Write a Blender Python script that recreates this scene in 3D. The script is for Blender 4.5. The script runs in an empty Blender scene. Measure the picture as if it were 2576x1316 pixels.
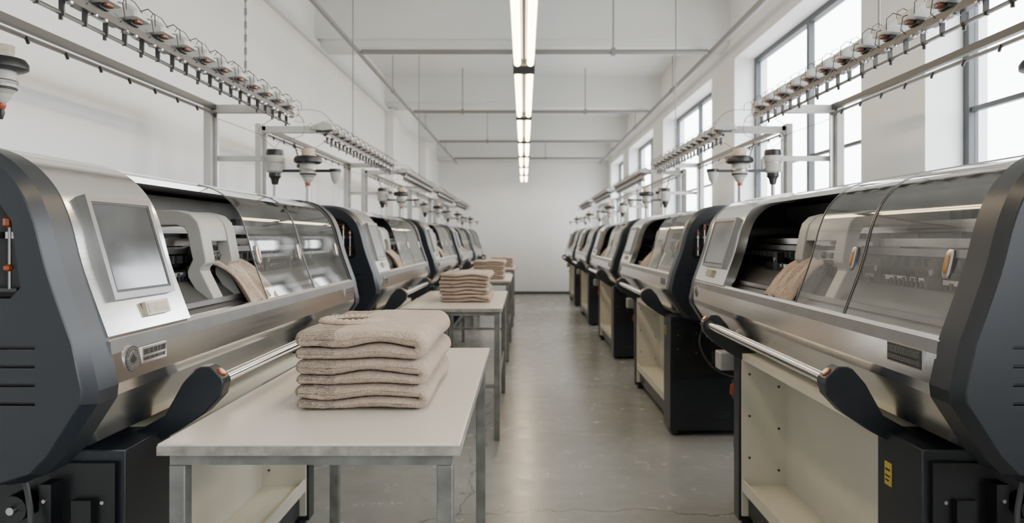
import bpy, bmesh, math, random
from mathutils import Vector, noise
random.seed(4)
SC=bpy.context.scene
COL=SC.collection

# ---------------------------------------------------------------- materials
def newmat(name):
    m=bpy.data.materials.new(name); m.use_nodes=True
    nt=m.node_tree; b=nt.nodes["Principled BSDF"]
    return m,nt,b
def mat(name,col,rough=0.5,metal=0.0,var=0.0,scale=6.0,bump=0.0,bscale=60.0,stretch=None,rvar=0.0,emit=None,es=0,sheen=0,coat=0,detail=4):
    m,nt,b=newmat(name); N=nt.nodes; L=nt.links
    b.inputs["Base Color"].default_value=(*col,1); b.inputs["Roughness"].default_value=rough
    b.inputs["Metallic"].default_value=metal
    if coat: b.inputs["Coat Weight"].default_value=coat; b.inputs["Coat Roughness"].default_value=0.1
    if sheen: b.inputs["Sheen Weight"].default_value=sheen; b.inputs["Sheen Roughness"].default_value=0.5
    tc=N.new("ShaderNodeTexCoord"); mp=N.new("ShaderNodeMapping"); L.new(tc.outputs["Object"],mp.inputs[0])
    if stretch: mp.inputs["Scale"].default_value=stretch
    if var or rvar:
        nz=N.new("ShaderNodeTexNoise"); nz.inputs["Scale"].default_value=scale; nz.inputs["Detail"].default_value=detail
        L.new(mp.outputs[0],nz.inputs["Vector"])
        if var:
            cr=N.new("ShaderNodeValToRGB"); e=cr.color_ramp.elements
            e[0].position=0.3; e[1].position=0.7
            e[0].color=(*[max(0,c*(1-var)) for c in col],1); e[1].color=(*[min(1,c*(1+var)) for c in col],1)
            L.new(nz.outputs["Fac"],cr.inputs[0]); L.new(cr.outputs[0],b.inputs["Base Color"])
        if rvar:
            mr=N.new("ShaderNodeMapRange"); mr.inputs[3].default_value=max(0.02,rough-rvar); mr.inputs[4].default_value=rough+rvar
            mr.inputs[1].default_value=0.3; mr.inputs[2].default_value=0.7
            L.new(nz.outputs["Fac"],mr.inputs[0]); L.new(mr.outputs[0],b.inputs["Roughness"])
    if bump:
        n2=N.new("ShaderNodeTexNoise"); n2.inputs["Scale"].default_value=bscale; n2.inputs["Detail"].default_value=3
        L.new(mp.outputs[0],n2.inputs["Vector"])
        bp=N.new("ShaderNodeBump"); bp.inputs["Strength"].default_value=bump; bp.inputs["Distance"].default_value=0.01
        L.new(n2.outputs["Fac"],bp.inputs["Height"]); L.new(bp.outputs[0],b.inputs["Normal"])
    if emit:
        b.inputs["Emission Color"].default_value=(*emit,1); b.inputs["Emission Strength"].default_value=es
    return m
M={}
M['wall']=mat('painted_wall',(0.80,0.80,0.785),0.85,var=0.03,scale=0.9,bump=0.08,bscale=25)
M['ceil']=mat('ceiling_paint',(0.74,0.75,0.73),0.9,var=0.03,scale=0.8)
M['steel']=mat('brushed_steel',(0.83,0.815,0.79),0.17,1.0,var=0.015,scale=3,rvar=0.02,stretch=(60,0.8,60))
M['steel2']=mat('dull_steel',(0.42,0.41,0.40),0.33,1.0,var=0.08,scale=8)
M['bezel']=mat('bezel_metal',(0.24,0.235,0.23),0.30,1.0)
M['chrome']=mat('chrome_tube',(0.86,0.84,0.81),0.10,1.0)
M['dark']=mat('charcoal_panel',(0.0085,0.0115,0.0155),0.36,0.0,var=0.12,scale=3,bump=0.02,bscale=300)
M['black']=mat('black_plastic',(0.004,0.004,0.005),0.4)
M['inner']=mat('inner_panel',(0.20,0.20,0.195),0.40,0.5,var=0.15,scale=5)
M['cream']=mat('cream_sheet_metal',(0.60,0.575,0.48),0.45,var=0.03,scale=3)
M['grey']=mat('light_grey_paint',(0.44,0.44,0.42),0.45,var=0.08,scale=8)
M['white']=mat('white_plastic',(0.36,0.355,0.33),0.35,var=0.12,scale=20)
M['carr']=mat('carriage_grey',(0.30,0.29,0.265),0.4,var=0.05,scale=9)
M['orange']=mat('orange_lens',(0.33,0.06,0.015),0.25,coat=0.5)
M['rust']=mat('tensioner_lens',(0.15,0.04,0.02),0.3,var=0.25,scale=40)
M['amber']=mat('amber_handle',(0.33,0.155,0.035),0.3,var=0.15,scale=30,coat=0.5)
M['screen']=mat('screen_glass',(0.085,0.09,0.095),0.14,0.55,var=0.25,scale=7,rvar=0.05,coat=0.8)
M['plate']=mat('name_plate',(0.36,0.32,0.23),0.4,0.5,var=0.15,scale=60)
M['rail']=mat('rail_metal',(0.055,0.055,0.055),0.4,0.4)
M['pipe']=mat('ceiling_pipe_paint',(0.24,0.24,0.235),0.5,0.2)
M['frame']=mat('window_frame_paint',(0.05,0.058,0.065),0.5)
M['tleg']=mat('worn_grey_leg',(0.19,0.19,0.175),0.45,0.4,var=0.3,scale=14,detail=8)
M['ttop']=mat('laminate_top',(0.62,0.56,0.485),0.26,var=0.015,scale=2)
M['tedge']=mat('worn_table_edge',(0.27,0.245,0.21),0.55,var=0.4,scale=22,detail=8)
M['yarn']=mat('yarn_beige',(0.50,0.42,0.33),0.9,var=0.2,scale=90)
M['thread']=mat('thread_grey',(0.15,0.145,0.14),0.6)
M['yellow']=mat('yellow_label',(0.45,0.34,0.05),0.5)
M['red']=mat('red_switch',(0.26,0.045,0.015),0.35)
M['clear']=mat('frosted_cone',(0.38,0.38,0.36),0.3)
M['base']=mat('baseboard_paint',(0.06,0.06,0.06),0.6)
M['neck_shade']=mat('neck_opening_shade',(0.07,0.05,0.038),0.95)  # dark tone painted in for the shade inside the neck opening
M['tube']=mat('lamp_diffuser',(0.9,0.9,0.85),0.4,emit=(1.0,0.77,0.50),es=18.0)
M['badge']=mat('badge_metal',(0.75,0.74,0.70),0.25,1.0)
def bedmat():
    m,nt,b=newmat('needle_bed_steel');N=nt.nodes;L=nt.links
    b.inputs["Metallic"].default_value=0.7;b.inputs["Roughness"].default_value=0.35
    tc=N.new("ShaderNodeTexCoord");w=N.new("ShaderNodeTexWave");w.bands_direction='Y';w.inputs["Scale"].default_value=30
    L.new(tc.outputs["Object"],w.inputs[0]);cr=N.new("ShaderNodeValToRGB")
    cr.color_ramp.elements[0].color=(0.008,0.008,0.008,1);cr.color_ramp.elements[1].color=(0.20,0.20,0.19,1)
    L.new(w.outputs["Fac"],cr.inputs[0]);L.new(cr.outputs[0],b.inputs["Base Color"]);return m
M['bed']=bedmat()
def covermat():
    m=bpy.data.materials.new('clear_acrylic');m.use_nodes=True;nt=m.node_tree;N=nt.nodes;L=nt.links
    N.clear();o=N.new("ShaderNodeOutputMaterial");tr=N.new("ShaderNodeBsdfTransparent");tr.inputs[0].default_value=(0.98,0.98,0.975,1)
    g=N.new("ShaderNodeBsdfGlossy");g.inputs["Roughness"].default_value=0.03;g.inputs[0].default_value=(0.95,0.95,0.93,1)
    d=N.new("ShaderNodeBsdfDiffuse");d.inputs[0].default_value=(0.75,0.75,0.73,1)
    fr=N.new("ShaderNodeFresnel");fr.inputs[0].default_value=1.45
    mr=N.new("ShaderNodeMapRange");mr.inputs[1].default_value=0.03;mr.inputs[2].default_value=0.6;mr.inputs[3].default_value=0.10;mr.inputs[4].default_value=0.45
    L.new(fr.outputs[0],mr.inputs[0])
    tc=N.new("ShaderNodeTexCoord");nz=N.new("ShaderNodeTexNoise");nz.inputs["Scale"].default_value=6;nz.inputs["Detail"].default_value=8
    L.new(tc.outputs["Object"],nz.inputs["Vector"])
    m2=N.new("ShaderNodeMapRange");m2.inputs[1].default_value=0.45;m2.inputs[2].default_value=0.75;m2.inputs[3].default_value=0.01;m2.inputs[4].default_value=0.06
    L.new(nz.outputs["Fac"],m2.inputs[0])
    a=N.new("ShaderNodeMixShader");c=N.new("ShaderNodeMixShader")
    L.new(m2.outputs[0],a.inputs[0]);L.new(tr.outputs[0],a.inputs[1]);L.new(d.outputs[0],a.inputs[2])
    L.new(mr.outputs[0],c.inputs[0]);L.new(a.outputs[0],c.inputs[1]);L.new(g.outputs[0],c.inputs[2]);L.new(c.outputs[0],o.inputs[0])
    return m
M['cover']=covermat()
def panemat():
    m=bpy.data.materials.new('window_glass');m.use_nodes=True;nt=m.node_tree;N=nt.nodes;L=nt.links
    N.clear();o=N.new("ShaderNodeOutputMaterial");tr=N.new("ShaderNodeBsdfTransparent")
    g=N.new("ShaderNodeBsdfGlossy");g.inputs["Roughness"].default_value=0.03
    c=N.new("ShaderNodeMixShader");c.inputs[0].default_value=0.05
    L.new(tr.outputs[0],c.inputs[1]);L.new(g.outputs[0],c.inputs[2]);L.new(c.outputs[0],o.inputs[0]);return m
M['pane']=panemat()
def floormat():
    m,nt,b=newmat('polished_concrete');N=nt.nodes;L=nt.links
    tc=N.new("ShaderNodeTexCoord")
    n1=N.new("ShaderNodeTexNoise");n1.inputs["Scale"].default_value=0.9;n1.inputs["Detail"].default_value=9;n1.inputs["Roughness"].default_value=0.6
    n2=N.new("ShaderNodeTexNoise");n2.inputs["Scale"].default_value=6;n2.inputs["Detail"].default_value=10;n2.inputs["Roughness"].default_value=0.7
    L.new(tc.outputs["Object"],n1.inputs["Vector"]);L.new(tc.outputs["Object"],n2.inputs["Vector"])
    c1=N.new("ShaderNodeValToRGB");e=c1.color_ramp.elements
    e[0].position=0.32;e[0].color=(0.255,0.256,0.245,1);e[1].position=0.68;e[1].color=(0.345,0.346,0.333,1)
    c2=N.new("ShaderNodeValToRGB");e=c2.color_ramp.elements
    e[0].position=0.28;e[0].color=(0.86,0.855,0.845,1);e[1].position=0.66;e[1].color=(1,1,1,1)
    L.new(n1.outputs["Fac"],c1.inputs[0]);L.new(n2.outputs["Fac"],c2.inputs[0])
    mx=N.new("ShaderNodeMix");mx.data_type='RGBA';mx.blend_type='MULTIPLY';mx.inputs[0].default_value=1
    L.new(c1.outputs[0],mx.inputs[6]);L.new(c2.outputs[0],mx.inputs[7])
    v=N.new("ShaderNodeTexVoronoi");v.feature='DISTANCE_TO_EDGE';v.inputs["Scale"].default_value=0.45
    ns=N.new("ShaderNodeTexNoise");ns.inputs["Scale"].default_value=4;ns.inputs["Detail"].default_value=6;L.new(tc.outputs["Object"],ns.inputs["Vector"])
    ad=N.new("ShaderNodeVectorMath");ad.operation='MULTIPLY_ADD';ad.inputs[1].default_value=(0.35,0.35,0);L.new(ns.outputs["Color"],ad.inputs[0]);L.new(tc.outputs["Object"],ad.inputs[2])
    L.new(ad.outputs[0],v.inputs["Vector"])
    c3=N.new("ShaderNodeValToRGB");e=c3.color_ramp.elements;e[0].position=0.0;e[0].color=(0.5,0.5,0.5,1);e[1].position=0.0035;e[1].color=(1,1,1,1)
    L.new(v.outputs["Distance"],c3.inputs[0])
    m2=N.new("ShaderNodeMix");m2.data_type='RGBA';m2.blend_type='MULTIPLY';m2.inputs[0].default_value=1
    L.new(mx.outputs[2],m2.inputs[6]);L.new(c3.outputs[0],m2.inputs[7]);L.new(m2.outputs[2],b.inputs["Base Color"])
    mr=N.new("ShaderNodeMapRange");mr.inputs[1].default_value=0.3;mr.inputs[2].default_value=0.7;mr.inputs[3].default_value=0.17;mr.inputs[4].default_value=0.30
    L.new(n2.outputs["Fac"],mr.inputs[0]);L.new(mr.outputs[0],b.inputs["Roughness"])
    return m
M['floor']=floormat()
def woolmat(name,ribs=True):
    m,nt,b=newmat(name);N=nt.nodes;L=nt.links
    b.inputs["Roughness"].default_value=0.95;b.inputs["Sheen Weight"].default_value=0.3;b.inputs["Sheen Roughness"].default_value=0.6
    b.inputs["Sheen Tint"].default_value=(1,.88,.78,1)
    tc=N.new("ShaderNodeTexCoord")
    n1=N.new("ShaderNodeTexNoise");n1.inputs["Scale"].default_value=280;n1.inputs["Detail"].default_value=3
    n2=N.new("ShaderNodeTexNoise");n2.inputs["Scale"].default_value=22;n2.inputs["Detail"].default_value=5
    for n in(n1,n2):L.new(tc.outputs["Object"],n.inputs["Vector"])
    cr=N.new("ShaderNodeValToRGB");e=cr.color_ramp.elements
    e[0].position=0.34;e[0].color=(0.29,0.207,0.145,1);e[1].position=0.64;e[1].color=(0.60,0.475,0.365,1)
    ad=N.new("ShaderNodeMath");ad.operation='MULTIPLY_ADD';ad.inputs[1].default_value=0.75
    sc=N.new("ShaderNodeMath");sc.operation='MULTIPLY';sc.inputs[1].default_value=0.25
    L.new(n2.outputs["Fac"],sc.inputs[0]);L.new(n1.outputs["Fac"],ad.inputs[0]);L.new(sc.outputs[0],ad.inputs[2])
    L.new(ad.outputs[0],cr.inputs[0]);L.new(cr.outputs[0],b.inputs["Base Color"])
    bp=N.new("ShaderNodeBump");bp.inputs["Strength"].default_value=1.0;bp.inputs["Distance"].default_value=0.005
    L.new(n1.outputs["Fac"],bp.inputs["Height"]);last=bp
    if ribs:
        sx=N.new("ShaderNodeSeparateXYZ");L.new(tc.outputs["Object"],sx.inputs[0])
        s1=N.new("ShaderNodeMath");s1.operation='ADD';L.new(sx.outputs[1],s1.inputs[0]);L.new(sx.outputs[2],s1.inputs[1])
        s2=N.new("ShaderNodeMath");s2.operation='MULTIPLY';s2.inputs[1].default_value=2*math.pi/0.0085;L.new(s1.outputs[0],s2.inputs[0])
        s3=N.new("ShaderNodeMath");s3.operation='SINE';L.new(s2.outputs[0],s3.inputs[0])
        mk=N.new("ShaderNodeMapRange");mk.inputs[1].default_value=-0.080;mk.inputs[2].default_value=-0.070;mk.inputs[3].default_value=1;mk.inputs[4].default_value=0
        L.new(sx.outputs[0],mk.inputs[0])
        s4=N.new("ShaderNodeMath");s4.operation='MULTIPLY';L.new(s3.outputs[0],s4.inputs[0]);L.new(mk.outputs[0],s4.inputs[1])
        b2=N.new("ShaderNodeBump");b2.inputs["Strength"].default_value=0.8;b2.inputs["Distance"].default_value=0.003
        L.new(s4.outputs[0],b2.inputs["Height"]);L.new(bp.outputs[0],b2.inputs["Normal"]);last=b2
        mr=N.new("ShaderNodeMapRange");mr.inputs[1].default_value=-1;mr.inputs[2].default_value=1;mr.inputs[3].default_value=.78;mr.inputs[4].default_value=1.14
        L.new(s4.outputs[0],mr.inputs[0]);mx=N.new("ShaderNodeVectorMath");mx.operation='SCALE';L.new(cr.outputs[0],mx.inputs[0]);L.new(mr.outputs[0],mx.inputs[3]);L.new(mx.outputs[0],b.inputs["Base Color"])  # groove shading put into the wool colour: darker between ribs, lighter on them
    L.new(last.outputs[0],b.inputs["Normal"]);return m
M['wool']=woolmat('beige_wool')
M['knit']=woolmat('beige_knit',False)

# ---------------------------------------------------------------- mesh builder
class MB:
    def __init__(s): s.v=[];s.f=[];s.m=[];s.mats=[]
    def mi(s,k):
        if k not in s.mats:s.mats.append(k)
        return s.mats.index(k)
    def add(s,vs,fs,k):
        o=len(s.v);s.v+= [tuple(p) for p in vs];i=s.mi(k)
        for f in fs:s.f.append(tuple(o+a for a in f));s.m.append(i)
        return s
    def box(s,x0,x1,y0,y1,z0,z1,k):
        if x0>x1:x0,x1=x1,x0
        if y0>y1:y0,y1=y1,y0
        v=[(x0,y0,z0),(x1,y0,z0),(x1,y1,z0),(x0,y1,z0),(x0,y0,z1),(x1,y0,z1),(x1,y1,z1),(x0,y1,z1)]
        return s.add(v,[(0,3,2,1),(4,5,6,7),(0,1,5,4),(1,2,6,5),(2,3,7,6),(3,0,4,7)],k)
    def rings(s,rs,k,caps=True,closed=True):
        n=len(rs[0]);v=[p for r in rs for p in r];f=[]
        for i in range(len(rs)-1):
            for j in range(n if closed else n-1):
                a=i*n+j;b=i*n+(j+1)%n;f.append((a,b,b+n,a+n))
        if caps:f.append(tuple(reversed(range(n))));f.append(tuple(range((len(rs)-1)*n,len(rs)*n)))
        return s.add(v,f,k)
    def prism(s,poly,y0,y1,k):
        if y0>y1:y0,y1=y1,y0
        return s.rings([[(x,y0,z) for x,z in poly],[(x,y1,z) for x,z in poly]],k)
    def cyl(s,p0,p1,r,k,n=12,r2=None):
        return s.tube([p0,p1],r,k,n,[r,r if r2 is None else r2])
    def tube(s,pts,r,k,n=8,rr=None):
        pts=[Vector(p) for p in pts];rs=[];up=None
        for i,p in enumerate(pts):
            t=(pts[min(i+1,len(pts)-1)]-pts[max(i-1,0)]).normalized()
            if up is None:
                up=Vector((0,0,1)) if abs(t.z)<0.9 else Vector((1,0,0))
            a=t.cross(up).normalized();bb=a.cross(t).normalized();up=bb
            q=rr[i] if rr else r
            rs.append([p+a*math.cos(2*math.pi*j/n)*q+bb*math.sin(2*math.pi*j/n)*q for j in range(n)])
        return s.rings(rs,k)
    def lathe(s,prof,c,k,n=20):
        rs=[[(c[0]+r*math.cos(2*math.pi*j/n),c[1]+r*math.sin(2*math.pi*j/n),c[2]+z) for j in range(n)] for r,z in prof]
        return s.rings(rs,k)
    def obj(s,name,parent=None,bevel=0,seg=2,ang=35,loc=None):
        me=bpy.data.meshes.new(name);me.from_pydata(s.v,[],s.f)
        for k in s.mats:me.materials.append(M[k])
        for p,i in zip(me.polygons,s.m):p.material_index=i
        bm=bmesh.new();bm.from_mesh(me);bmesh.ops.recalc_face_normals(bm,faces=bm.faces);bm.to_mesh(me);bm.free()
        me.shade_smooth();me.set_sharp_from_angle(angle=math.radians(ang))
        o=bpy.data.objects.new(name,me);COL.objects.link(o)
        if parent:o.parent=parent
        if loc:o.location=loc
        if bevel:
            b=o.modifiers.new('bevel','BEVEL');b.width=bevel;b.segments=seg;b.limit_method='ANGLE';b.angle_limit=math.radians(40);b.harden_normals=False
        return o
def empty(name,loc,label,cat,group=None,rz=0):
    o=bpy.data.objects.new(name,None);o.empty_display_size=0.1;o.location=loc;o.rotation_euler=(0,0,rz);COL.objects.link(o)
    tag(o,label,cat,group);return o
def tag(o,label=None,cat=None,group=None,kind=None):
    if label:o["label"]=label
    if cat:o["category"]=cat
    if group:o["group"]=group
    if kind:o["kind"]=kind
    return o
def catmull(p,n=6):
    out=[]
    for i in range(len(p)-1):
        a=p[max(i-1,0)];b=p[i];c=p[i+1];d=p[min(i+2,len(p)-1)]
        for j in range(n):
            t=j/n
            out.append(tuple(0.5*((2*b[q])+(-a[q]+c[q])*t+(2*a[q]-5*b[q]+4*c[q]-d[q])*t*t+(-a[q]+3*b[q]-3*c[q]+d[q])*t**3) for q in range(len(b))))
    out.append(tuple(p[-1]));return out
def offs(path,d,closed=False):
    out=[];n=len(path)
    for i in range(n):
        if closed:a=path[(i-1)%n];b=path[(i+1)%n]
        else:a=path[max(i-1,0)];b=path[min(i+1,n-1)]
        tx,tz=b[0]-a[0],b[1]-a[1];l=math.hypot(tx,tz) or 1
        out.append((path[i][0]-tz/l*d,path[i][1]+tx/l*d))
    return out
def clone(root,loc=None,rz=None):
    kids={}
    for o in list(bpy.data.objects):
        if o.parent:kids.setdefault(o.parent.name,[]).append(o)
    def rec(o,par):
        c=o.copy();COL.objects.link(c)
        if par:c.parent=par
        for ch in kids.get(o.name,[]):rec(ch,c)
        return c
    c=rec(root,None)
    if loc is not None:c.location=loc
    if rz is not None:c.rotation_euler=(0,0,rz)
    return c

# ---------------------------------------------------------------- room
XL,XR,YF,ZC=-2.15,2.12,18.0,3.9
Y0=-3.5
f=MB().box(XL-0.3,XR+0.4,Y0,YF+0.3,-0.1,0,'floor').obj('floor');tag(f,kind='structure')
f=MB().box(XL-0.3,XR+0.4,Y0,YF+0.3,ZC,ZC+0.15,'ceil').obj('ceiling');tag(f,kind='structure')
f=MB().box(XL-0.3,XL,Y0,YF+0.3,0,ZC,'wall').obj('wall_left');tag(f,kind='structure')
f=MB().box(XL,XR+0.33,YF,YF+0.3,0,ZC,'wall').obj('wall_back');tag(f,kind='structure')
f=MB().box(XL,XR+0.33,Y0-.2,Y0,0,ZC,'wall').obj('wall_front');tag(f,kind='structure')  # unseen wall behind the camera, added to cut the frontal fill light
wins=[(-2.7,0.15),(0.9,3.78),(4.5,7.2),(8.08,10.9),(11.75,14.45),(15.3,17.4)]
w=MB();zs,zh=1.15,3.21
w.box(XR,XR+0.33,Y0,YF,0,zs,'wall');w.box(XR,XR+0.33,Y0,YF,zh,ZC,'wall')
e=[Y0]+[q for ab in wins for q in ab]+[YF]
for i in range(0,len(e),2):w.box(XR,XR+0.33,e[i],e[i+1],zs,zh,'wall')
tag(w.obj('wall_right'),kind='structure')
for i,(a,b) in enumerate(wins):
    w=MB();x0,x1=XR+0.2,XR+0.25;t=0.05
    w.box(x0,x1,a,a+t,zs,zh,'frame').box(x0,x1,b-t,b,zs,zh,'frame').box(x0,x1,a+t,b-t,zs,zs+t,'frame').box(x0,x1,a+t,b-t,zh-t,zh,'frame')
    m=(a+b)/2;w.box(x0,x1,m-0.024,m+0.024,zs+t,zh-t,'frame')
    w.box(x0+0.01,x1-0.01,a+t,b-t,2.06,2.085,'frame')
    w.box(x0+0.028,x0+0.032,a+t,b-t,zs+t,zh-t,'pane')
    tag(w.obj('window_%d'%(i+1)),kind='structure')
    L=bpy.data.lights.new('window_portal','AREA');L.shape='RECTANGLE';L.size=b-a;L.size_y=zh-zs;L.cycles.is_portal=True
    o=bpy.data.objects.new('window_portal',L);COL.objects.link(o);o.location=(XR+0.30,m,(zs+zh)/2);o.rotation_euler=(math.radians(90),0,math.radians(90))
k=1
for y,zb in((7.4,3.38),(11.1,3.44),(14.75,3.42),(17.6,3.35)):
    tag(MB().box(XL,XR,y,y+0.32,zb,ZC,'ceil').box(XL,XR,y-0.06,y,zb+0.07,ZC,'ceil').obj('trim_%d'%k),kind='structure');k+=1
for y in(11.1,14.75):
    tag(MB().box(XL,XL+0.13,y,y+0.6,0,3.42,'wall').obj('trim_%d'%k,bevel=0.01),kind='structure');k+=1
tag(MB().box(XL,XL+0.05,Y0,11.1,3.36,3.42,'ceil').obj('trim_%d'%k),kind='structure');k+=1
tag(MB().box(XL,XR,YF-0.02,YF,0,0.07,'base').obj('baseboard_back'),kind='structure')

o=MB().tube([(-1.65,0.3,3.26),(-1.65,17.6,3.26)],0.022,'pipe',12)
for y in(2,4.5,9,12,15):o.cyl((-1.65,y,3.26),(-1.65,y,ZC),0.006,'pipe',6).cyl((-1.65,y-.02,3.26),(-1.65,y+.02,3.26),.03,'pipe',12)
tag(o.obj('ceiling_pipe'),'long grey conduit pipe hung along the blank wall','pipe','ceiling pipes')
o=MB().tube([(1.87,0.3,3.26),(1.87,17.6,3.26)],0.030,'pipe',12)
for y in(2,4.5,9,12,15):o.cyl((1.87,y,3.26),(1.87,y,ZC),0.006,'pipe',6).cyl((1.87,y-.02,3.26),(1.87,y+.02,3.26),.038,'pipe',12)
tag(o.obj('ceiling_pipe'),'long grey conduit pipe hung along the window wall','pipe','ceiling pipes')
for y,hx in((7.13,[0.89]),(10.5,[0.9,-0.9]),(13.7,[-0.7]),(16.6,[0.5])):
    o=MB().tube([(-1.62,y,3.26),(1.83,y,3.26)],0.024,'pipe',10)
    for x in hx:
        o.cyl((x,y,3.27),(x,y,ZC),0.008,'pipe',6).box(x-0.02,x+0.02,y-0.032,y+0.032,3.225,3.295,'pipe')
    tag(o.obj('cross_pipe'),'grey steel pipe crossing the aisle below the ceiling','pipe','cross pipes')
def chain(x,y,z0):
    o=MB();n=int((ZC-z0)/0.032)
    for i in range(n):
        z=z0+i*0.032
        if i%2:o.box(x-0.0065,x+0.0065,y-0.002,y+0.002,z,z+0.036,'pipe')
        else:o.box(x-0.002,x+0.002,y-0.0065,y+0.0065,z,z+0.036,'pipe')
    o.box(x-0.003,x+0.003,y-0.003,y+0.003,z0+n*0.032-0.01,ZC,'pipe')
    tag(o.obj('suspension_chain'),'thin steel chain from ceiling to yarn rack','chain')
chain(-1.35,3.47,2.13)
for x,y in((-1.35,5.65),(1.35,6.36),(1.35,2.72),(-1.35,9.2)):
    tag(MB().cyl((x,y,2.13),(x,y,ZC),0.005,'pipe',8).obj('suspension_rod'),'thin steel rod from ceiling to yarn rack','rod','rack suspension rods')

# ---------------------------------------------------------------- lights
segs=[(1.35,3.4),(3.6,5.73),(6.0,8.13),(8.35,10.15),(10.42,11.95),(12.25,13.75),(14.05,15.46),(15.85,17.4)]  # first segment is an unseen extra fixture, added to light the near end
for a,b in segs:
    root=empty('ceiling_light',(0,a,2.8),'long twin-tube fluorescent ceiling light, warm white, lit','light','ceiling lights')
    l=b-a
    h=MB().box(-0.085,0.085,0,l,0.034,0.06,'grey').box(-0.010,0.010,0.0,l,0.0,0.034,'steel2').box(-0.09,0.09,-0.018,0.012,-0.02,0.05,'rail').box(-0.09,0.09,l-0.012,l+0.018,-0.02,0.05,'rail')
    h.obj('lamp_housing',root)
    for s in(-1,1):
        MB().tube([(s*0.052,0.015,0.0),(s*0.052,l-0.015,0.0)],0.026,'tube',14).obj('lamp_tube',root)
    for y in(0.25,l-0.25):MB().cyl((0,y,0.06),(0,y,ZC-2.8),0.004,'pipe',6).obj('hanging_wire',root)

# ---------------------------------------------------------------- knitting machine
U=catmull([(-.03,1.618),(.12,1.613),(.215,1.585),(.283,1.525),(.322,1.445),(.356,1.32),(.414,1.160)],6)
def Uat(z):
    for (x0,z0),(x1,z1) in zip(U[6:],U[7:]):
        if z0>=z>=z1:return x0+(x1-x0)*(z0-z)/(z0-z1+1e-9)
    return 0.3
CAP=[(-.40,.835),(-.40,1.580)]+catmull([(-.03,1.627),(.125,1.622),(.223,1.594),(.293,1.530),(.332,1.448),(.366,1.322),(.423,1.160)],4)+[(.446,1.050),(.443,1.02),(.366,.900),(.325,.858),(.25,.835)]
def capobj(root,sy):
    cx,cz=.03,1.235
    def scl(kx,kz):return [(cx+(x-cx)*kx,cz+(z-cz)*kz) for x,z in CAP]
    bm=bmesh.new();prev=None;n=len(CAP)
    for y,P in((1.215,CAP),(1.295,CAP),(1.298,scl(.996,.996)),(1.330,scl(.962,.967)),(1.333,scl(.955,.961))):
        ring=[bm.verts.new((x,sy*y,z)) for x,z in P]
        if prev:
            for j in range(n):bm.faces.new((prev[j],prev[(j+1)%n],ring[(j+1)%n],ring[j]))
        else:bm.faces.new(ring)
        prev=ring
    edges=[bm.edges.get((prev[j],prev[(j+1)%n])) for j in range(n)]
    holes=[([(-.30,1.265),(.27,1.265),(.293,1.29),(.272,1.44),(.225,1.51),(.14,1.545),(-.30,1.53)],1.27)]
    for z in(1.155,1.113,1.071,1.029):holes.append(([(.02,z-.004),(.325,z-.004),(.325,z+.004),(.02,z+.004)],1.320))
    for P,d in holes:
        a=[bm.verts.new((x,sy*1.333,z)) for x,z in P];b=[bm.verts.new((x,sy*d,z)) for x,z in P]
        q=len(P)
        for j in range(q):
            f=bm.faces.new((a[j],a[(j+1)%q],b[(j+1)%q],b[j]));f.material_index=1
            edges.append(bm.edges.get((a[j],a[(j+1)%q])))
        f=bm.faces.new(b);f.material_index=1
    bmesh.ops.triangle_fill(bm,use_beauty=True,edges=edges,normal=(0,sy,0))
    bmesh.ops.recalc_face_normals(bm,faces=bm.faces)
    me=bpy.data.meshes.new('end_cap');bm.to_mesh(me);bm.free()
    me.materials.append(M['dark']);me.materials.append(M['black'])
    me.shade_smooth();me.set_sharp_from_angle(angle=math.radians(17))
    o=bpy.data.objects.new('end_cap',me);COL.objects.link(o);o.parent=root
    s=MB()
    for z in(1.155,1.113,1.071,1.029):s.box(.02,.325,sy*1.321,sy*1.3335,z-.0052,z-.004,'rail').box(.02,.325,sy*1.319,sy*1.3215,z-.0055,z+.004,'black')
    for z in(1.155,1.113,1.071):s.box(.02,.024,sy*1.319,sy*1.3205,z-.045,z,'black')
    s.obj('vent_slats',o)
    g=MB()
    for i in range(8):
        x=0.245-i*0.045;zt=1.49 if i>0 else 1.455
        g.cyl((x,sy*1.30,1.285),(x,sy*1.30,zt),0.0035,'steel2',6)
        g.lathe([(0.004,0),(0.010,0.005),(0.010,0.02),(0.004,0.025)],(x,sy*1.305,zt-.03),'orange',8)
        g.lathe([(0.004,0),(0.009,0.004),(0.009,0.012),(0.004,0.016)],(x,sy*1.305,1.325),'orange',8)
        g.box(x-0.01,x+0.01,sy*1.272,sy*1.30,1.40,1.415,'steel2')
    g.box(-.26,.21,sy*1.272,sy*1.302,1.488,1.496,'rail').box(-.26,.262,sy*1.272,sy*1.302,1.278,1.286,'rail')
    g.obj('yarn_guide_bank',o)
    return o
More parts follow.
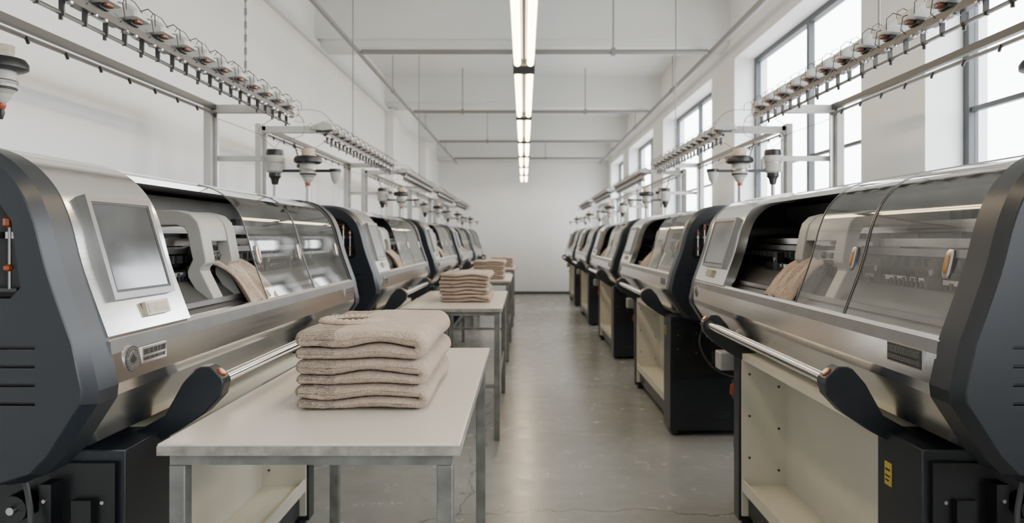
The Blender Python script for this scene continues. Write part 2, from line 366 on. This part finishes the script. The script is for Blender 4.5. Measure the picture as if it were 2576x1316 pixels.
def feeder(parent,x,y,z,kind,sc=1.0):
    b=MB();c=(0,0,0)
    if kind==0:
        b.lathe([(.020,.085),(.036,.085),(.034,.045),(.020,.045)],c,'yarn')
        b.lathe([(.03,.045),(.066,.042),(.074,.03),(.074,.012),(.06,.004),(.03,.004)],c,'black')
        b.lathe([(.040,.004),(.044,-.02),(.042,-.055),(.028,-.07)],c,'white')
        b.lathe([(.028,-.07),(.024,-.085),(.012,-.098)],c,'clear')
        b.lathe([(.012,-.096),(.013,-.104),(.011,-.114),(.008,-.118)],c,'red')
        b.lathe([(.008,-.118),(.010,-.13),(.004,-.15)],c,'black')
        b.lathe([(.0445,-.026),(.0465,-.030),(.0445,-.038)],c,'steel2').lathe([(.042,-.048),(.0445,-.051),(.0415,-.057)],c,'rail')
        b.box(-.008,.008,-.09,-.05,.0,.02,'black')
    else:
        b.lathe([(.022,.075),(.046,.072),(.050,.055),(.050,.035),(.03,.035)],c,'black')
        b.lathe([(.056,.035),(.060,.03),(.060,.02),(.054,-.005),(.05,-.055),(.036,-.065)],c,'white')
        b.lathe([(.0535,.0),(.0555,-.004),(.053,-.010)],c,'steel2')
        b.lathe([(.034,-.065),(.036,-.085),(.024,-.10),(.018,-.13),(.010,-.135)],c,'black')
        b.box(.045,.065,-.015,.015,-.04,.02,'white')
    o=b.obj('yarn_feeder',parent,loc=(x,y,z));o.scale=(sc,sc,sc);return o
def tensioner_mesh():
    b=MB()
    P=[(-.105,.014),(-.095,.042),(-.03,.064),(.02,.058),(.050,.036),(.050,.014),(-.02,.006)]
    Q=[(x*.9-.003,.018+(z-.018)*.80) for x,z in P]
    b.rings([[(x,y,z) for x,z in R] for y,R in((-.050,Q),(-.044,P),(.044,P),(.050,Q))],'grey')
    b.box(-.075,.020,-.026,.026,-.004,.012,'rail')
    b.rings([[(x,y,z) for x,y in [(.013*math.cos(i*math.pi/6)+.030,.020*math.sin(i*math.pi/6)) for i in range(12)]] for z in(.003,.016)],'rust')
    b.box(.0,.008,-.036,.036,-.024,-.002,'rail')
    for yy in(-.027,.027):b.lathe([(.004,-.04),(.010,-.037),(.010,-.029),(.004,-.024)],(.004,yy,0),'steel2',8)
    b.tube([(.04,-.02,.035),(.075,-.022,.046),(.098,-.022,.026),(.10,-.02,-.012)],.0018,'rail',5)
    b.tube([(.04,.022,.03),(.065,.022,.02),(.072,.022,-.025),(.055,.022,-.04)],.0018,'rail',5)
    b.tube([(-.09,0,.035),(-.12,0,.065),(-.145,0,.04)],.0018,'rail',5)
    b.tube([(.0,-.045,.055),(.02,-.06,.075),(.045,-.05,.06),(.06,-.03,.03)],.0015,'rail',5)
    b.lathe([(.008,.058),(.012,.062),(.012,.072),(.005,.076)],(-.03,0,0),'white',8)
    b.box(-.08,-.055,-.052,-.03,.02,.035,'steel2')
    return b
def build(side):
    L=side=='L';sg=1 if L else -1
    def ly(Y):return sg*(Y-2.935)
    root=empty('knitting_machine',(-1.42 if L else 1.42,2.935,0),'industrial flat knitting machine, brushed steel with charcoal end caps','knitting machine','knitting machines facing the aisle',0 if L else math.pi)
    if L: s1,o1,c1=-.80,-.125,.50
    else: s1,o1,c1=-.64,.28,.68
    E=1.222
    low=[(.394,1.164),(.416,1.164),(.428,1.152),(.441,1.050),(.437,1.022),(.350,.890),(.27,.852),(-.38,.852),(-.38,1.10),(.35,1.10)]
    h=MB().prism(low,-E,E,'steel')
    h.box(-.38,-.345,-E,E,1.10,1.565,'inner')
    h.prism([(-.38,1.570),(-.03,1.618),(.12,1.613),(.182,1.597),(.182,1.578),(.12,1.594),(-.03,1.598),(-.38,1.550)],-E,E,'steel')
    for x,z in((-.02,1.621),(.05,1.622)):h.box(x-.008,x+.008,s1,E,z-.006,z+.006,'steel2')
    h.obj('housing',root,ang=12)
    MB().box(-.12,-.10,-E,E,1.101,1.578,'inner').obj('inner_back_panel',root)
    MB().prism([(.429,1.155),(.4295,1.150),(.4327,1.122),(.4317,1.122)],-E,E,'steel2').obj('trim_seam',root)
    MB().prism([(.385,1.130),(.215,1.262),(.205,1.25),(.37,1.101)],-E,E,'bed').prism([(.17,1.25),(.16,1.262),(-.06,1.135),(-.06,1.101)],-E,E,'bed').obj('needle_bed',root)
    r=MB().box(.15,.20,-E,E,1.375,1.400,'steel').box(.15,.20,-E,E,1.345,1.368,'steel2').box(.09,.12,-E,E,1.36,1.40,'steel').box(.145,.19,-E,E,1.30,1.34,'black').box(.0,.06,-E,E,1.42,1.46,'steel').box(.215,.230,-E,E,1.268,1.282,'steel').box(.325,.34,-E,E,1.172,1.190,'steel2').box(-.09,-.05,-E,E,1.30,1.34,'rail')
    for i in range(40):
        y=-E+0.04+i*(2*E-.08)/39
        r.box(.185,.205,y-.006,y+.006,1.312,1.338,'rail')
    for i in range(9):
        y=-E+.12+i*.27
        r.box(-.095,.15,y,y+.02,1.335,1.372,'black').box(-.095,-.07,y-.02,y+.04,1.20,1.50,'rail')
    for i in range(150):
        y=-E+.02+i*(2*E-.04)/149
        r.box(.206,.213,y-.0028,y+.0028,1.255,1.276,'steel2')
    r.obj('guide_rail',root)
    r=MB();random.seed(3)
    r.box(.205,.232,s1+.03,s1+.05+76*.025,1.228,1.250,'black').box(.235,.245,s1+.03,s1+.05+76*.025,1.222,1.236,'rail')
    for i in range(76):
        y=s1+.05+i*.025;hh=random.choice((0,0,.006,.012,.02))
        r.box(.208,.232,y,y+.014,1.24,1.268+hh,'black')
        if i%2:r.box(.225,.25,y+.003,y+.010,1.212,1.235,'steel2')
        if i%13==5:r.box(.20,.235,y,y+.05,1.25,1.335,'black').cyl((.235,y+.025,1.30),(.241,y+.025,1.30),.010,'steel2',8)
    r.obj('yarn_carrier_block',root)
    out=offs(U[4:],.012);inn=offs(U[4:],-.035)
    MB().prism(list(out)+[(.414,1.164),(.385,1.164)]+[p for p in reversed(inn) if p[1]>1.19],-E,s1,'steel').obj('control_panel',root,ang=30)
    cp=[o for o in bpy.data.objects if o.parent==root and o.name.startswith('control_panel')][-1]
    ya,yb=(-1.165,-.860) if L else (-1.13,-.72)
    p0=Vector((.402,0,1.246));p1=Vector((.326,0,1.508));d=(p1-p0);n=Vector((d.z,0,-d.x)).normalized()
    def quad(u0,u1,a,b,h0,h1,k,mb):
        vs=[]
        for hh in(h0,h1):
            for u,y in((u0,a),(u1,a),(u1,b),(u0,b)):
                q=p0+d*u+n*hh;vs.append((q.x,y,q.z))
        mb.add(vs,[(0,1,2,3),(4,7,6,5),(0,4,5,1),(1,5,6,2),(2,6,7,3),(3,7,4,0)],k)
    fr=MB();t=.017;dl=d.length
    quad(0,t/dl,ya,yb,-.03,.008,'bezel',fr);quad(1-t/dl,1,ya,yb,-.03,.008,'bezel',fr)
    quad(t/dl,1-t/dl,ya,ya+t,-.03,.008,'bezel',fr);quad(t/dl,1-t/dl,yb-t,yb,-.03,.008,'bezel',fr)
    t2=.024
    quad(t/dl,t2/dl,ya+t,yb-t,-.02,.007,'black',fr);quad(1-t2/dl,1-t/dl,ya+t,yb-t,-.02,.007,'black',fr)
    quad(t2/dl,1-t2/dl,ya+t,ya+t2,-.02,.007,'black',fr);quad(t2/dl,1-t2/dl,yb-t2,yb-t,-.02,.007,'black',fr)
    fr.obj('screen_bezel',cp)
    sc=MB();quad(t2/dl,1-t2/dl,ya+t2,yb-t2,-.02,.006,'screen',sc);sc.obj('screen',cp)
    pl=MB();quad(-.20,-.06,ya+.13,ya+.25,-.004,.007,'plate',pl);quad(-.19,-.07,ya+.135,ya+.245,.006,.0075,'steel2',pl);quad(-.18,-.08,ya+.14,ya+.24,.007,.0085,'plate',pl);pl.obj('name_plate',cp)
    b=MB();bx=.435;zb=1.098
    for rr,xx,kk in((.034,.003,'steel2'),(.031,.004,'rail'),(.0285,.005,'badge'),(.019,.0055,'steel2')):
        b.rings([[(x,-1.140+rr*math.cos(a*math.pi/16),zb+rr*math.sin(a*math.pi/16)) for a in range(32)] for x in(bx-.004,bx+xx)],kk)
    for a in range(22):
        an=a*2*math.pi/22;b.box(bx+.0045,bx+.006,-1.140+.0238*math.cos(an)-.0014,-1.140+.0238*math.cos(an)+.0014,zb+.0238*math.sin(an)-.0014,zb+.0238*math.sin(an)+.0014,'rail')
    for q in(-.010,-.005,0,.005,.010):b.box(bx+.005,bx+.0068,-1.140+q-.0012,-1.140+q+.0012,zb-.012+abs(q)*.5,zb+.013-abs(q),'rail')
    b.box(bx+.005,bx+.0068,-1.153,-1.127,zb-.002,zb+.001,'rail')
    b.obj('round_badge',root)
    def maker(yc,w,hh,bg,fg,border=True):
        b=MB()
        b.box(bx-.004,bx+.003,yc-w/2,yc+w/2,zb-hh/2,zb+hh/2,'steel2' if border else bg).box(bx+.002,bx+.0036,yc-w/2+.003,yc+w/2-.003,zb-hh/2+.003,zb+hh/2-.003,bg)
        random.seed(7)
        for z,hf in((zb+hh*.20,.17),(zb-hh*.22,.10)):
            y=yc-w/2+.006
            while y<yc+w/2-.012:
                ww=random.choice((.003,.005,.007))
                b.box(bx+.003,bx+.005,y,y+.0020,z-hh*hf,z+hh*hf,fg)
                if ww>.003:b.box(bx+.003,bx+.005,y+.0018,y+ww,z+hh*hf-.002,z+hh*hf,fg)
                if ww>.005:b.box(bx+.003,bx+.005,y+.0018,y+ww,z-hh*hf,z-hh*hf+.002,fg)
                y+=ww+.0026
        b.obj('maker_plate',root)
    if L:maker(-1.030,.125,.042,'steel','rail',False)
    maker(1.085,.17,.050,'rail','badge')
    path=U[7:]
    for a,bb,hs in((o1,c1,[o1+.06,c1-.05]if L else [c1-.06]),(c1+.006,E-.01,[1.12] if L else [1.14])):
        cv=MB().rings([[(x,y,z) for x,z in path] for y in(a,bb)],'cover',caps=False,closed=False).obj('clear_cover',root,ang=60)
        for y in(a,bb-.0035):
            MB().prism(list(offs(path,.003))+list(reversed(offs(path,-.002))),y,y+.0035,'bezel').obj('cover_edge',cv,ang=30)
        for y in hs:
            hb=MB();z0=1.335;x0=Uat(z0)
            tx=Vector((-.22,0,.97)).normalized();nn=Vector((.97,0,.22))
            def ov(w,hh,h0,h1,k):
                rs=[]
                for h2,sc2 in((h0,1),(h1*.7,1),(h1,.8)):
                    rs.append([tuple(Vector((x0,y,z0))+nn*h2+tx*(hh*sc2*(1 if math.sin(q)>0 else -1)*abs(math.sin(q))**.5)+Vector((0,w*sc2*(1 if math.cos(q)>0 else -1)*abs(math.cos(q))**.5,0))) for q in [i*math.pi/10+.05 for i in range(20)]])
                hb.rings(rs,k)
            ov(.017,.038,0,.008,'steel2');ov(.0095,.027,.004,.012,'amber')
            hb.obj('cover_handle',cv)
    ca,cb=(-.42,-.12) if L else (-.02,.42)
    outer=[(-.08,1.500),(.20,1.500),(.245,1.488),(.272,1.462),(.283,1.43),(.302,1.33),(.302,1.312),(.288,1.298),(.285,1.285),(.335,1.185),(.325,1.165),(.300,1.160),(.238,1.262),(.236,1.285),(.244,1.305),(.254,1.325),(.236,1.418),(.225,1.438),(.195,1.447),(-.08,1.447)]
    c=MB().prism(outer,ca,ca+.075,'carr').prism(outer,cb-.075,cb,'carr').box(-.08,.20,ca+.075,cb-.075,1.452,1.498,'carr')
    c.prism([(.20,1.498),(.242,1.486),(.268,1.46),(.278,1.43),(.285,1.39),(.262,1.39),(.24,1.44),(.20,1.452)],ca+.075,cb-.075,'carr')
    c.box(.20,.25,ca+.075,cb-.075,1.30,1.37,'black').box(.248,.256,ca+.09,cb-.09,1.315,1.355,'steel2')
    for i in range(4):
        y=ca+.10+i*(cb-ca-.2)/3;c.cyl((.25,y,1.335),(.268,y,1.335),.012,'rail',10)
    c.obj('carriage',root,bevel=.004)
    ka,kb=(-.24,.02) if L else (-.10,.14)
    rs=[]
    for i in range(37):
        y=ka+(kb-ka)*i/36;row=[]
        for j in range(17):
            t=j/16;x=.21+.19*t;z=1.33-.170*t+.035*math.sin(math.pi*t)
            w2=.008*math.sin(i*.575+3*t)*(0.3+t)+.0025*math.sin(i*1.7)
            edge=-.02*(abs(i-18)/18)**3
            row.append((x+w2,y,z+w2+edge))
        rs.append(row)
    fb=MB().rings(rs,'knit',caps=False,closed=False).obj('knitted_fabric',root)
    sd=fb.modifiers.new('t','SOLIDIFY');sd.thickness=.008;sd.offset=1
    capobj(root,-1);capobj(root,1)
    ra,rb=ly(2.09),ly(3.43)
    hr=MB().tube([(.53,ra,.985),(.53,rb,.985)],.019,'chrome',18).tube([(.53,ra+.001,.985),(.53,ra+sg*.02,.985)],.0225,'rail',16).tube([(.53,rb-sg*.02,.985),(.53,rb,.985)],.0225,'rail',16).obj('hand_rail',root)
    arm=[(.445,.985),(.482,1.028),(.495,1.034),(.520,1.034),(.532,1.028),(.560,1.000),(.564,.985),(.555,.950),(.510,.902),(.43,.848),(.35,.805),(.33,.80),(.24,.80),(.24,.835),(.32,.852),(.395,.895)]
    for y0,y1 in((ra-sg*.050,ra+sg*.005),(rb-sg*.005,rb+sg*.050)):
        a=MB().prism(arm,y0,y1,'dark').obj('rail_bracket',hr,bevel=.004,seg=2,ang=20)
        yc=(y0+y1)/2;bt=MB()
        t1=Vector((.028,0,-.028)).normalized();nn=Vector((.028,0,.028)).normalized();cc=Vector((.546,yc,1.0140))
        rs=[]
        for h2,s2 in((-.004,1),(.003,1),(.006,.75)):
            rs.append([tuple(cc+nn*h2+t1*.015*s2*math.cos(q)+Vector((0,.014*s2*math.sin(q),0))) for q in [i*math.pi/8 for i in range(16)]])
        bt.rings(rs,'orange').obj('push_button',a)
    a,b_=sorted((ly(2.10),ly(3.44)))
    cab=MB();cab.box(.15,.165,a,b_,.07,.85,'cream').box(.165,.375,a,a+.014,.07,.85,'cream').box(.165,.375,b_-.014,b_,.07,.85,'cream').box(.165,.375,a+.014,b_-.014,.19,.215,'cream').box(.365,.375,a+.014,b_-.014,.215,.245,'cream').box(.165,.375,a+.014,b_-.014,.82,.85,'cream').box(.33,.345,a+.014,b_-.014,.07,.19,'dark')
    for z in(.35,.55,.75):
        for y in(a,b_):
            s=1 if y==a else -1
            cab.cyl((.34,y+s*.012,z),(.34,y+s*.018,z),.006,'rail',8);cab.cyl((.20,y+s*.012,z-.06),(.20,y+s*.018,z-.06),.006,'rail',8)
    cab.obj('storage_cabinet',root)
    bs=MB();y0,y1=sorted((ly(1.86),ly(2.095)))
    bs.box(-.34,.385,y0,y1,.04,.85,'dark')
    ye=ly(1.86)
    for x in(.02,.22):
        for q in range(3):bs.box(x-.06,x+.06,ye-.004,ye+.004,.13+q*.016,.138+q*.016,'black')
    y0,y1=sorted((ly(3.445),ly(3.53)));bs.box(.30,.385,y0,y1,.04,.85,'dark')
    y0,y1=sorted((ly(2.10),ly(4.0)));bs.box(-.34,.148,y0,y1,.10,.852,'dark')
    for Y in(1.92,2.04,3.49):bs.cyl((.33,ly(Y),0),(.33,ly(Y),.045),.03,'black',12)
    for Y in(1.92,3.9):bs.cyl((-.25,ly(Y),0),(-.25,ly(Y),.10),.03,'black',12)
    y0,y1=sorted((ly(1.75),ly(4.1)));bs.box(-.30,.20,y0,y1,.80,.856,'black')
    bs.obj('base_frame',root,bevel=.004)
    mc=MB();e0=ly(1.86);e1=ly(1.80)
    mc.box(-.28,.365,e0,ly(1.845),.42,.82,'black')
    mc.cyl((.14,e0,.72),(.14,ly(1.79),.72),.035,'black',16).cyl((.14,ly(1.79),.72),(.14,ly(1.78),.72),.010,'steel2',10)
    mc.cyl((-.05,e0,.68),(-.05,ly(1.80),.68),.055,'black',18).cyl((-.05,ly(1.80),.68),(-.05,ly(1.79),.68),.012,'steel2',12)
    mc.box(.20,.23,e0,e1,.56,.78,'black').box(-.25,-.20,e0,e1,.52,.80,'black').box(.05,.10,e0,ly(1.82),.52,.60,'rail')
    for x,z in((.215,.60),(.215,.74),(-.225,.60),(-.225,.72),(.075,.56),(.335,.62),(.335,.72)):mc.cyl((x,e1 if x<.3 else e0,z),(x,ly(1.793) if x<.3 else ly(1.838),z),.005,'steel2',8)
    mc.box(-.17,-.11,e0,ly(1.81),.53,.60,'white').box(.265,.315,e0,ly(1.825),.66,.73,'black')
    mc.obj('take_down_drive',root)
    if not L:
        y=ly(2.03);MB().box(.384,.388,y-.018,y+.018,.70,.765,'yellow').box(.3875,.389,y-.012,y+.012,.742,.747,'black').box(.3875,.389,y-.012,y+.012,.725,.729,'black').box(.3875,.389,y-.012,y+.006,.712,.716,'black').obj('warning_label',root)
    y=ly(3.62);MB().box(.36,.44,y-.05,y+.05,.74,.83,'white').box(.36,.40,y-.02,y+.02,.82,.90,'white').obj('junction_box',root,bevel=.006)
    y=ly(3.57);MB().box(.33,.375,y-.03,y+.03,.60,.69,'black').lathe([(.02,0),(.024,.01),(.02,.05),(.012,.055)],(.37,y,.62),'red',12).obj('power_switch',root)
    pts=catmull([(.35,ly(3.60),.60),(.35,ly(3.62),.45),(.34,ly(3.66),.32),(.28,ly(3.74),.27),(.18,ly(3.84),.36),(.14,ly(3.86),.50)],6)
    MB().tube(pts,.005,'black',8).obj('power_cable',root)
    pts=catmull([(.16,ly(1.80),.82),(.20,ly(1.765),.66),(.10,ly(1.755),.50),(-.08,ly(1.755),.44),(-.24,ly(1.77),.56),(-.28,ly(1.82),.76)],8)
    MB().tube(pts,.007,'rail',8).obj('air_hose',root)
    rk=MB()
    a0,b0=sorted((ly(1.73),ly(4.19)))
    rk.box(.055,.075,a0,b0,2.105,2.13,'rail').tube([(.045,a0,2.07),(.045,b0,2.07)],.007,'steel2',8)
    rk.box(-.385,-.36,a0,b0,2.145,2.175,'rail').tube([(-.375,a0,2.125),(-.375,b0,2.125)],.009,'steel2',8)
    n=22
    for i in range(n):
        y=a0+.06+i*(b0-a0-.12)/(n-1)
        rk.box(.040,.056,y-.003,y+.003,2.062,2.12,'rail')
        if i%2:rk.cyl((-.370,y,2.125),(-.36,y,2.100),.006,'black',6).cyl((.045,y,2.066),(.045,y,2.050),.006,'black',6)
    for yy in(a0,b0-.05):
        rk.box(-.415,.085,yy,yy+.05,2.13,2.175,'grey')
    for yy in(a0,b0-.05):
        rk.box(-.425,-.385,yy-.02,yy+.07,.95,2.19,'grey').box(-.384,-.36,yy+.015,yy+.035,.95,2.15,'steel2')
    y=ly(4.21)
    rk.box(-.40,-.10,y-.012,y+.012,1.855,1.885,'grey')
    rk.box(-.09,.33,y-.012,y+.012,1.79,1.805,'black')
    rk.cyl((-.045,y,1.61),(-.045,y,1.76),.012,'steel2',10).cyl((.15,y,1.59),(.15,y,1.75),.012,'steel2',10)
    rack=rk.obj('yarn_rack',root)
    tm=None
    for i in range(14):
        Y=4.06-i*.178;y=ly(Y)
        if tm is None:
            tm=tensioner_mesh().obj('yarn_tensioner',rack,loc=(.065,y,2.135),ang=25)
        else:
            c=tm.copy();COL.objects.link(c);c.parent=rack;c.location=(.065,y,2.135)
    feeder(rack,-.045,ly(4.21),1.85,1,1.0);feeder(rack,.15,ly(4.21),1.835,0,1.1)
    b=MB();b.lathe([(.01,.03),(.035,.028),(.035,.01),(.01,.01)],(0,0,0),'black').lathe([(.032,.01),(.022,-.035),(.006,-.06)],(0,0,0),'clear');b.obj('yarn_sensor',rack,loc=(.31,ly(4.21),1.78))
    feeder(rack,-.245,ly(2.28),1.93,0,1.0)
    MB().tube([(-.37,ly(2.36),2.16),(-.30,ly(2.33),1.94),(-.245,ly(2.28),1.94)],.006,'rail',8).obj('feeder_hanger',rack)
    ys=MB()
    for p in([(.07,ly(4.19),2.12),(.10,ly(4.26),2.12),(.10,ly(4.27),2.02),(-.02,ly(4.25),1.98),(-.045,ly(4.21),1.93)],
             [(.08,ly(4.17),2.15),(.20,ly(4.3),2.16),(.28,ly(4.35),2.05),(.20,ly(4.25),1.95),(.15,ly(4.21),1.92)],
             [(.07,ly(4.0),2.10),(-.10,ly(4.1),2.02),(-.045,ly(4.21),1.93)],
             [(-.37,ly(4.15),2.10),(-.10,ly(4.5),2.0),(.10,ly(4.95),1.9)]):
        ys.tube(catmull(p,6),.0018,'thread',5)
    for i in range(12):
        Y=4.0-i*.178
        ys.tube(catmull([(.15,ly(Y),2.10),(.17,ly(Y+.05),2.06),(.10,ly(Y+.12),2.075)],4),.0014,'thread',5)
    ys.obj('yarn_thread',rack)
    return root
mL=build('L');mR=build('R')
for i in range(1,5):
    clone(mL,(-1.42,2.935+3.2*i,0));clone(mR,(1.42,2.935+3.2*i,0))

# ---------------------------------------------------------------- tables
def table(y0,stretch,first=False):
    root=empty('work_table',(-0.503,y0,0),'narrow off-white laminate table with square grey steel legs','table','tables along the aisle')
    W=.353;LN=1.47 if first else 1.6
    MB().box(-W,W,0,LN,.895,.92,'ttop').obj('table_top',root,bevel=.002)
    MB().box(-W-.001,W+.001,-.0015,LN+.0015,.893,.915,'tedge').obj('edge_band',root)
    MB().box(-W+.02,W-.02,.02,.045,.865,.893,'tleg').box(-W+.02,W-.02,LN-.045,LN-.02,.865,.893,'tleg').box(-W+.02,-W+.045,.045,LN-.045,.865,.893,'tleg').box(W-.045,W-.02,.045,LN-.045,.865,.893,'tleg').obj('apron',root)
    for x in(-W+.018,W-.056):
        for y in(.018,LN-.056):
            MB().box(x,x+.038,y,y+.038,0,.864,'tleg').obj('leg',root,bevel=.003)
    if stretch:
        MB().box(-W+.02,W-.02,.025,.045,.36,.385,'tleg').box(W-.045,W-.025,.056,LN-.056,.36,.385,'tleg').box(-W+.025,-W+.045,.056,LN-.056,.36,.385,'tleg').obj('stretcher',root)
    return root
for i,y in enumerate((1.67,4.93,8.1,11.3)):table(y,i>0,i==0)

# ---------------------------------------------------------------- sweaters
def sweater_mesh(seed,ln=.62,W=.188,H=.068,fine=True):
    n=44 if fine else 18;m=150 if fine else 40
    rb_=H*.20;rt=H*.27
    zb=rb_;zt=H-rt
    fr=(zt-zb)/2;cxr=W-fr-rt
    cl=[];ra=[]
    for i in range(n):cl.append((-W+rb_+.002+(cxr+W-rb_-.002)*i/(n-1),zb));ra.append(rb_)
    k8=12
    for i in range(1,k8):
        a=-math.pi/2+math.pi*i/k8;cl.append((cxr+fr*math.cos(a)*1.1,(zb+zt)/2+fr*math.sin(a)));ra.append(rb_+(rt-rb_)*i/k8)
    for i in range(n):cl.append((cxr-(cxr+W-rt)*i/(n-1),zt));ra.append(rt)
    left=offs(cl,1);right=offs(cl,-1);pts=[]
    N2=len(cl)
    for i,c in enumerate(cl):pts.append((c,((left[i][0]-c[0])*ra[i],(left[i][1]-c[1])*ra[i])))
    c=cl[-1]
    for q in range(1,8):
        a=q*math.pi/8;pts.append((c,(-ra[-1]*math.sin(a),-ra[-1]*math.cos(a))))
    for i in range(N2-1,-1,-1):
        c=cl[i];pts.append((c,((right[i][0]-c[0])*ra[i],(right[i][1]-c[1])*ra[i])))
    c=cl[0]
    for q in range(1,8):
        a=q*math.pi/8;pts.append((c,(-ra[0]*math.sin(a),-ra[0]*math.cos(a))))
    R=.034;st=[]
    for j in range(m+1):
        t=j/m
        if t<.12:s=R*(1-math.cos(t/.12*math.pi/2))
        elif t>.88:s=ln-R*(1-math.cos((1-t)/.12*math.pi/2))
        else:s=R+(ln-2*R)*(t-.12)/.76
        st.append(s)
    rs=[]
    for s in st:
        e=min(s,ln-s);rr=math.sqrt(max(0.0,1-(max(0,.026-e)/.026)**2));rr=max(rr,.10)
        row=[]
        for (cx2,cz),(ox,oz) in pts:
            x=cx2+ox*rr;z=cz+oz*rr
            mid=1-abs(z/H-.5)*2
            n0=noise.noise(Vector((x*8+seed*7.3,s*5,seed*2.0)))
            n3=noise.noise(Vector((x*60+seed*3.1,s*60,cz*80+5)))
            n5=noise.noise(Vector((x*260,s*260,z*260+seed)))
            n4=noise.noise(Vector((x*10,seed*5.0,cz*50)))
            wv=.0036*math.sin(x*17+1.0)+.0022*math.sin(x*31+s*4)
            rib=0
            if x<-.07:rib=.0011*math.sin((s+z)*2*math.pi/.0085)*min(1,(-.07-x)/.01)
            zz=z+(wv+.010*n0)*mid+wv*.5+.0009*n3+.0008*n5+(rib if z>H*.5 else -rib)*.6
            fade=max(0,1-e/.1)
            xx=x+.006*noise.noise(Vector((seed*11.0,s*5,cz*20)))+.0009*n3+.0008*n5*(1-mid)
            yy=s+(.010*n4*(1 if s<ln/2 else -1)+.002*n3+.0010*n5)*fade-rib*(fade if s<ln/2 else 0)
            row.append((xx,yy,max(zz,-.004)))
        rs.append(row)
    return rs
def sweater(x,y,z,seed,H,label,group,rot=0,fine=True):
    o=MB().rings(sweater_mesh(seed,H=H,fine=fine),'wool').obj('folded_sweater',ang=80,loc=(x,y,z));o.rotation_euler=(0,0,rot)
    tag(o,label,'sweater',group);return o
random.seed(11)
zc=.9245;top=None
for i,H in enumerate((.064,.066,.078)):
    top=sweater(-.452+random.uniform(-.004,.004),1.985+random.uniform(0,.008),zc,i+1,H,'folded beige wool sweater with ribbed hem in a stack','stack of sweaters on the nearest table',random.uniform(-.010,.010))
    zc+=H+.0042
top["label"]='folded beige wool sweater with visible ribbed neckline, topmost of stack'
c=MB();rs=[];n=96
for i in range(n):
    a=2*math.pi*i/n;cx=.078*math.cos(a);cy=.075*math.sin(a);row=[]
    for j in range(10):
        q=2*math.pi*j/10;rr=.024
        row.append((cx+rr*math.cos(q)*math.cos(a),cy+rr*math.cos(q)*math.sin(a),(.0105+.0022*math.cos(i*math.pi/2))*math.sin(q)))
    rs.append(row)
rs.append(rs[0]);c.rings(rs,'knit',caps=False)
c.add([(.058*math.cos(i*math.pi/10),.055*math.sin(i*math.pi/10),.003) for i in range(20)],[tuple(range(20))],'neck_shade')  # flat dark disc stands in for shade within the collar
c.obj('collar',top,loc=(-.085,.26,.080))
meshes=[]
for k2,(y,cnt,dx) in enumerate(((5.35,4,-.445),(8.4,4,-.41),(11.95,3,-.37))):
    for i in range(cnt):
        H=.050
        if k2==0:
            o=sweater(dx+random.uniform(-.008,.008),y+random.uniform(0,.015),.9245+i*(H+.0048),30+i,H,'x','x',random.uniform(-.02,.02),False)
            meshes.append(o)
        else:
            o=meshes[i].copy();COL.objects.link(o);o.location=(dx+random.uniform(-.008,.008),y+random.uniform(0,.015),.9245+i*(H+.0048))
        o["group"]=('stack of sweaters on the second table','stack of sweaters on the third table','stack of sweaters on the fourth table')[k2]
        o["label"]='folded beige wool sweater in a neat stack on a table'

# ---------------------------------------------------------------- world & camera
w=bpy.data.worlds.new('World');SC.world=w;w.use_nodes=True;nt=w.node_tree;N=nt.nodes;Lk=nt.links
bg=N['Background'];tc=N.new('ShaderNodeTexCoord');sx=N.new('ShaderNodeSeparateXYZ');Lk.new(tc.outputs['Generated'],sx.inputs[0])
cr=N.new('ShaderNodeValToRGB');e=cr.color_ramp.elements;e[0].position=0.0;e[0].color=(.35,.36,.37,1);e[1].position=.12;e[1].color=(.92,.96,1,1)
e2=e.new(.02);e2.color=(.72,.76,.8,1)
Lk.new(sx.outputs[2],cr.inputs[0]);Lk.new(cr.outputs[0],bg.inputs[0]);bg.inputs[1].default_value=13.5
cam=bpy.data.cameras.new('camera');co=bpy.data.objects.new('camera',cam);COL.objects.link(co);SC.camera=co
co.location=(0,0,1.4);co.rotation_euler=(math.radians(90),0,0)
cam.sensor_width=36;cam.sensor_fit='HORIZONTAL';cam.lens=1800/2576*36
cam.shift_x=-30/2576;cam.shift_y=-58/2576
cam.clip_start=.05
cam.dof.use_dof=True;cam.dof.focus_distance=2.15;cam.dof.aperture_fstop=3.2
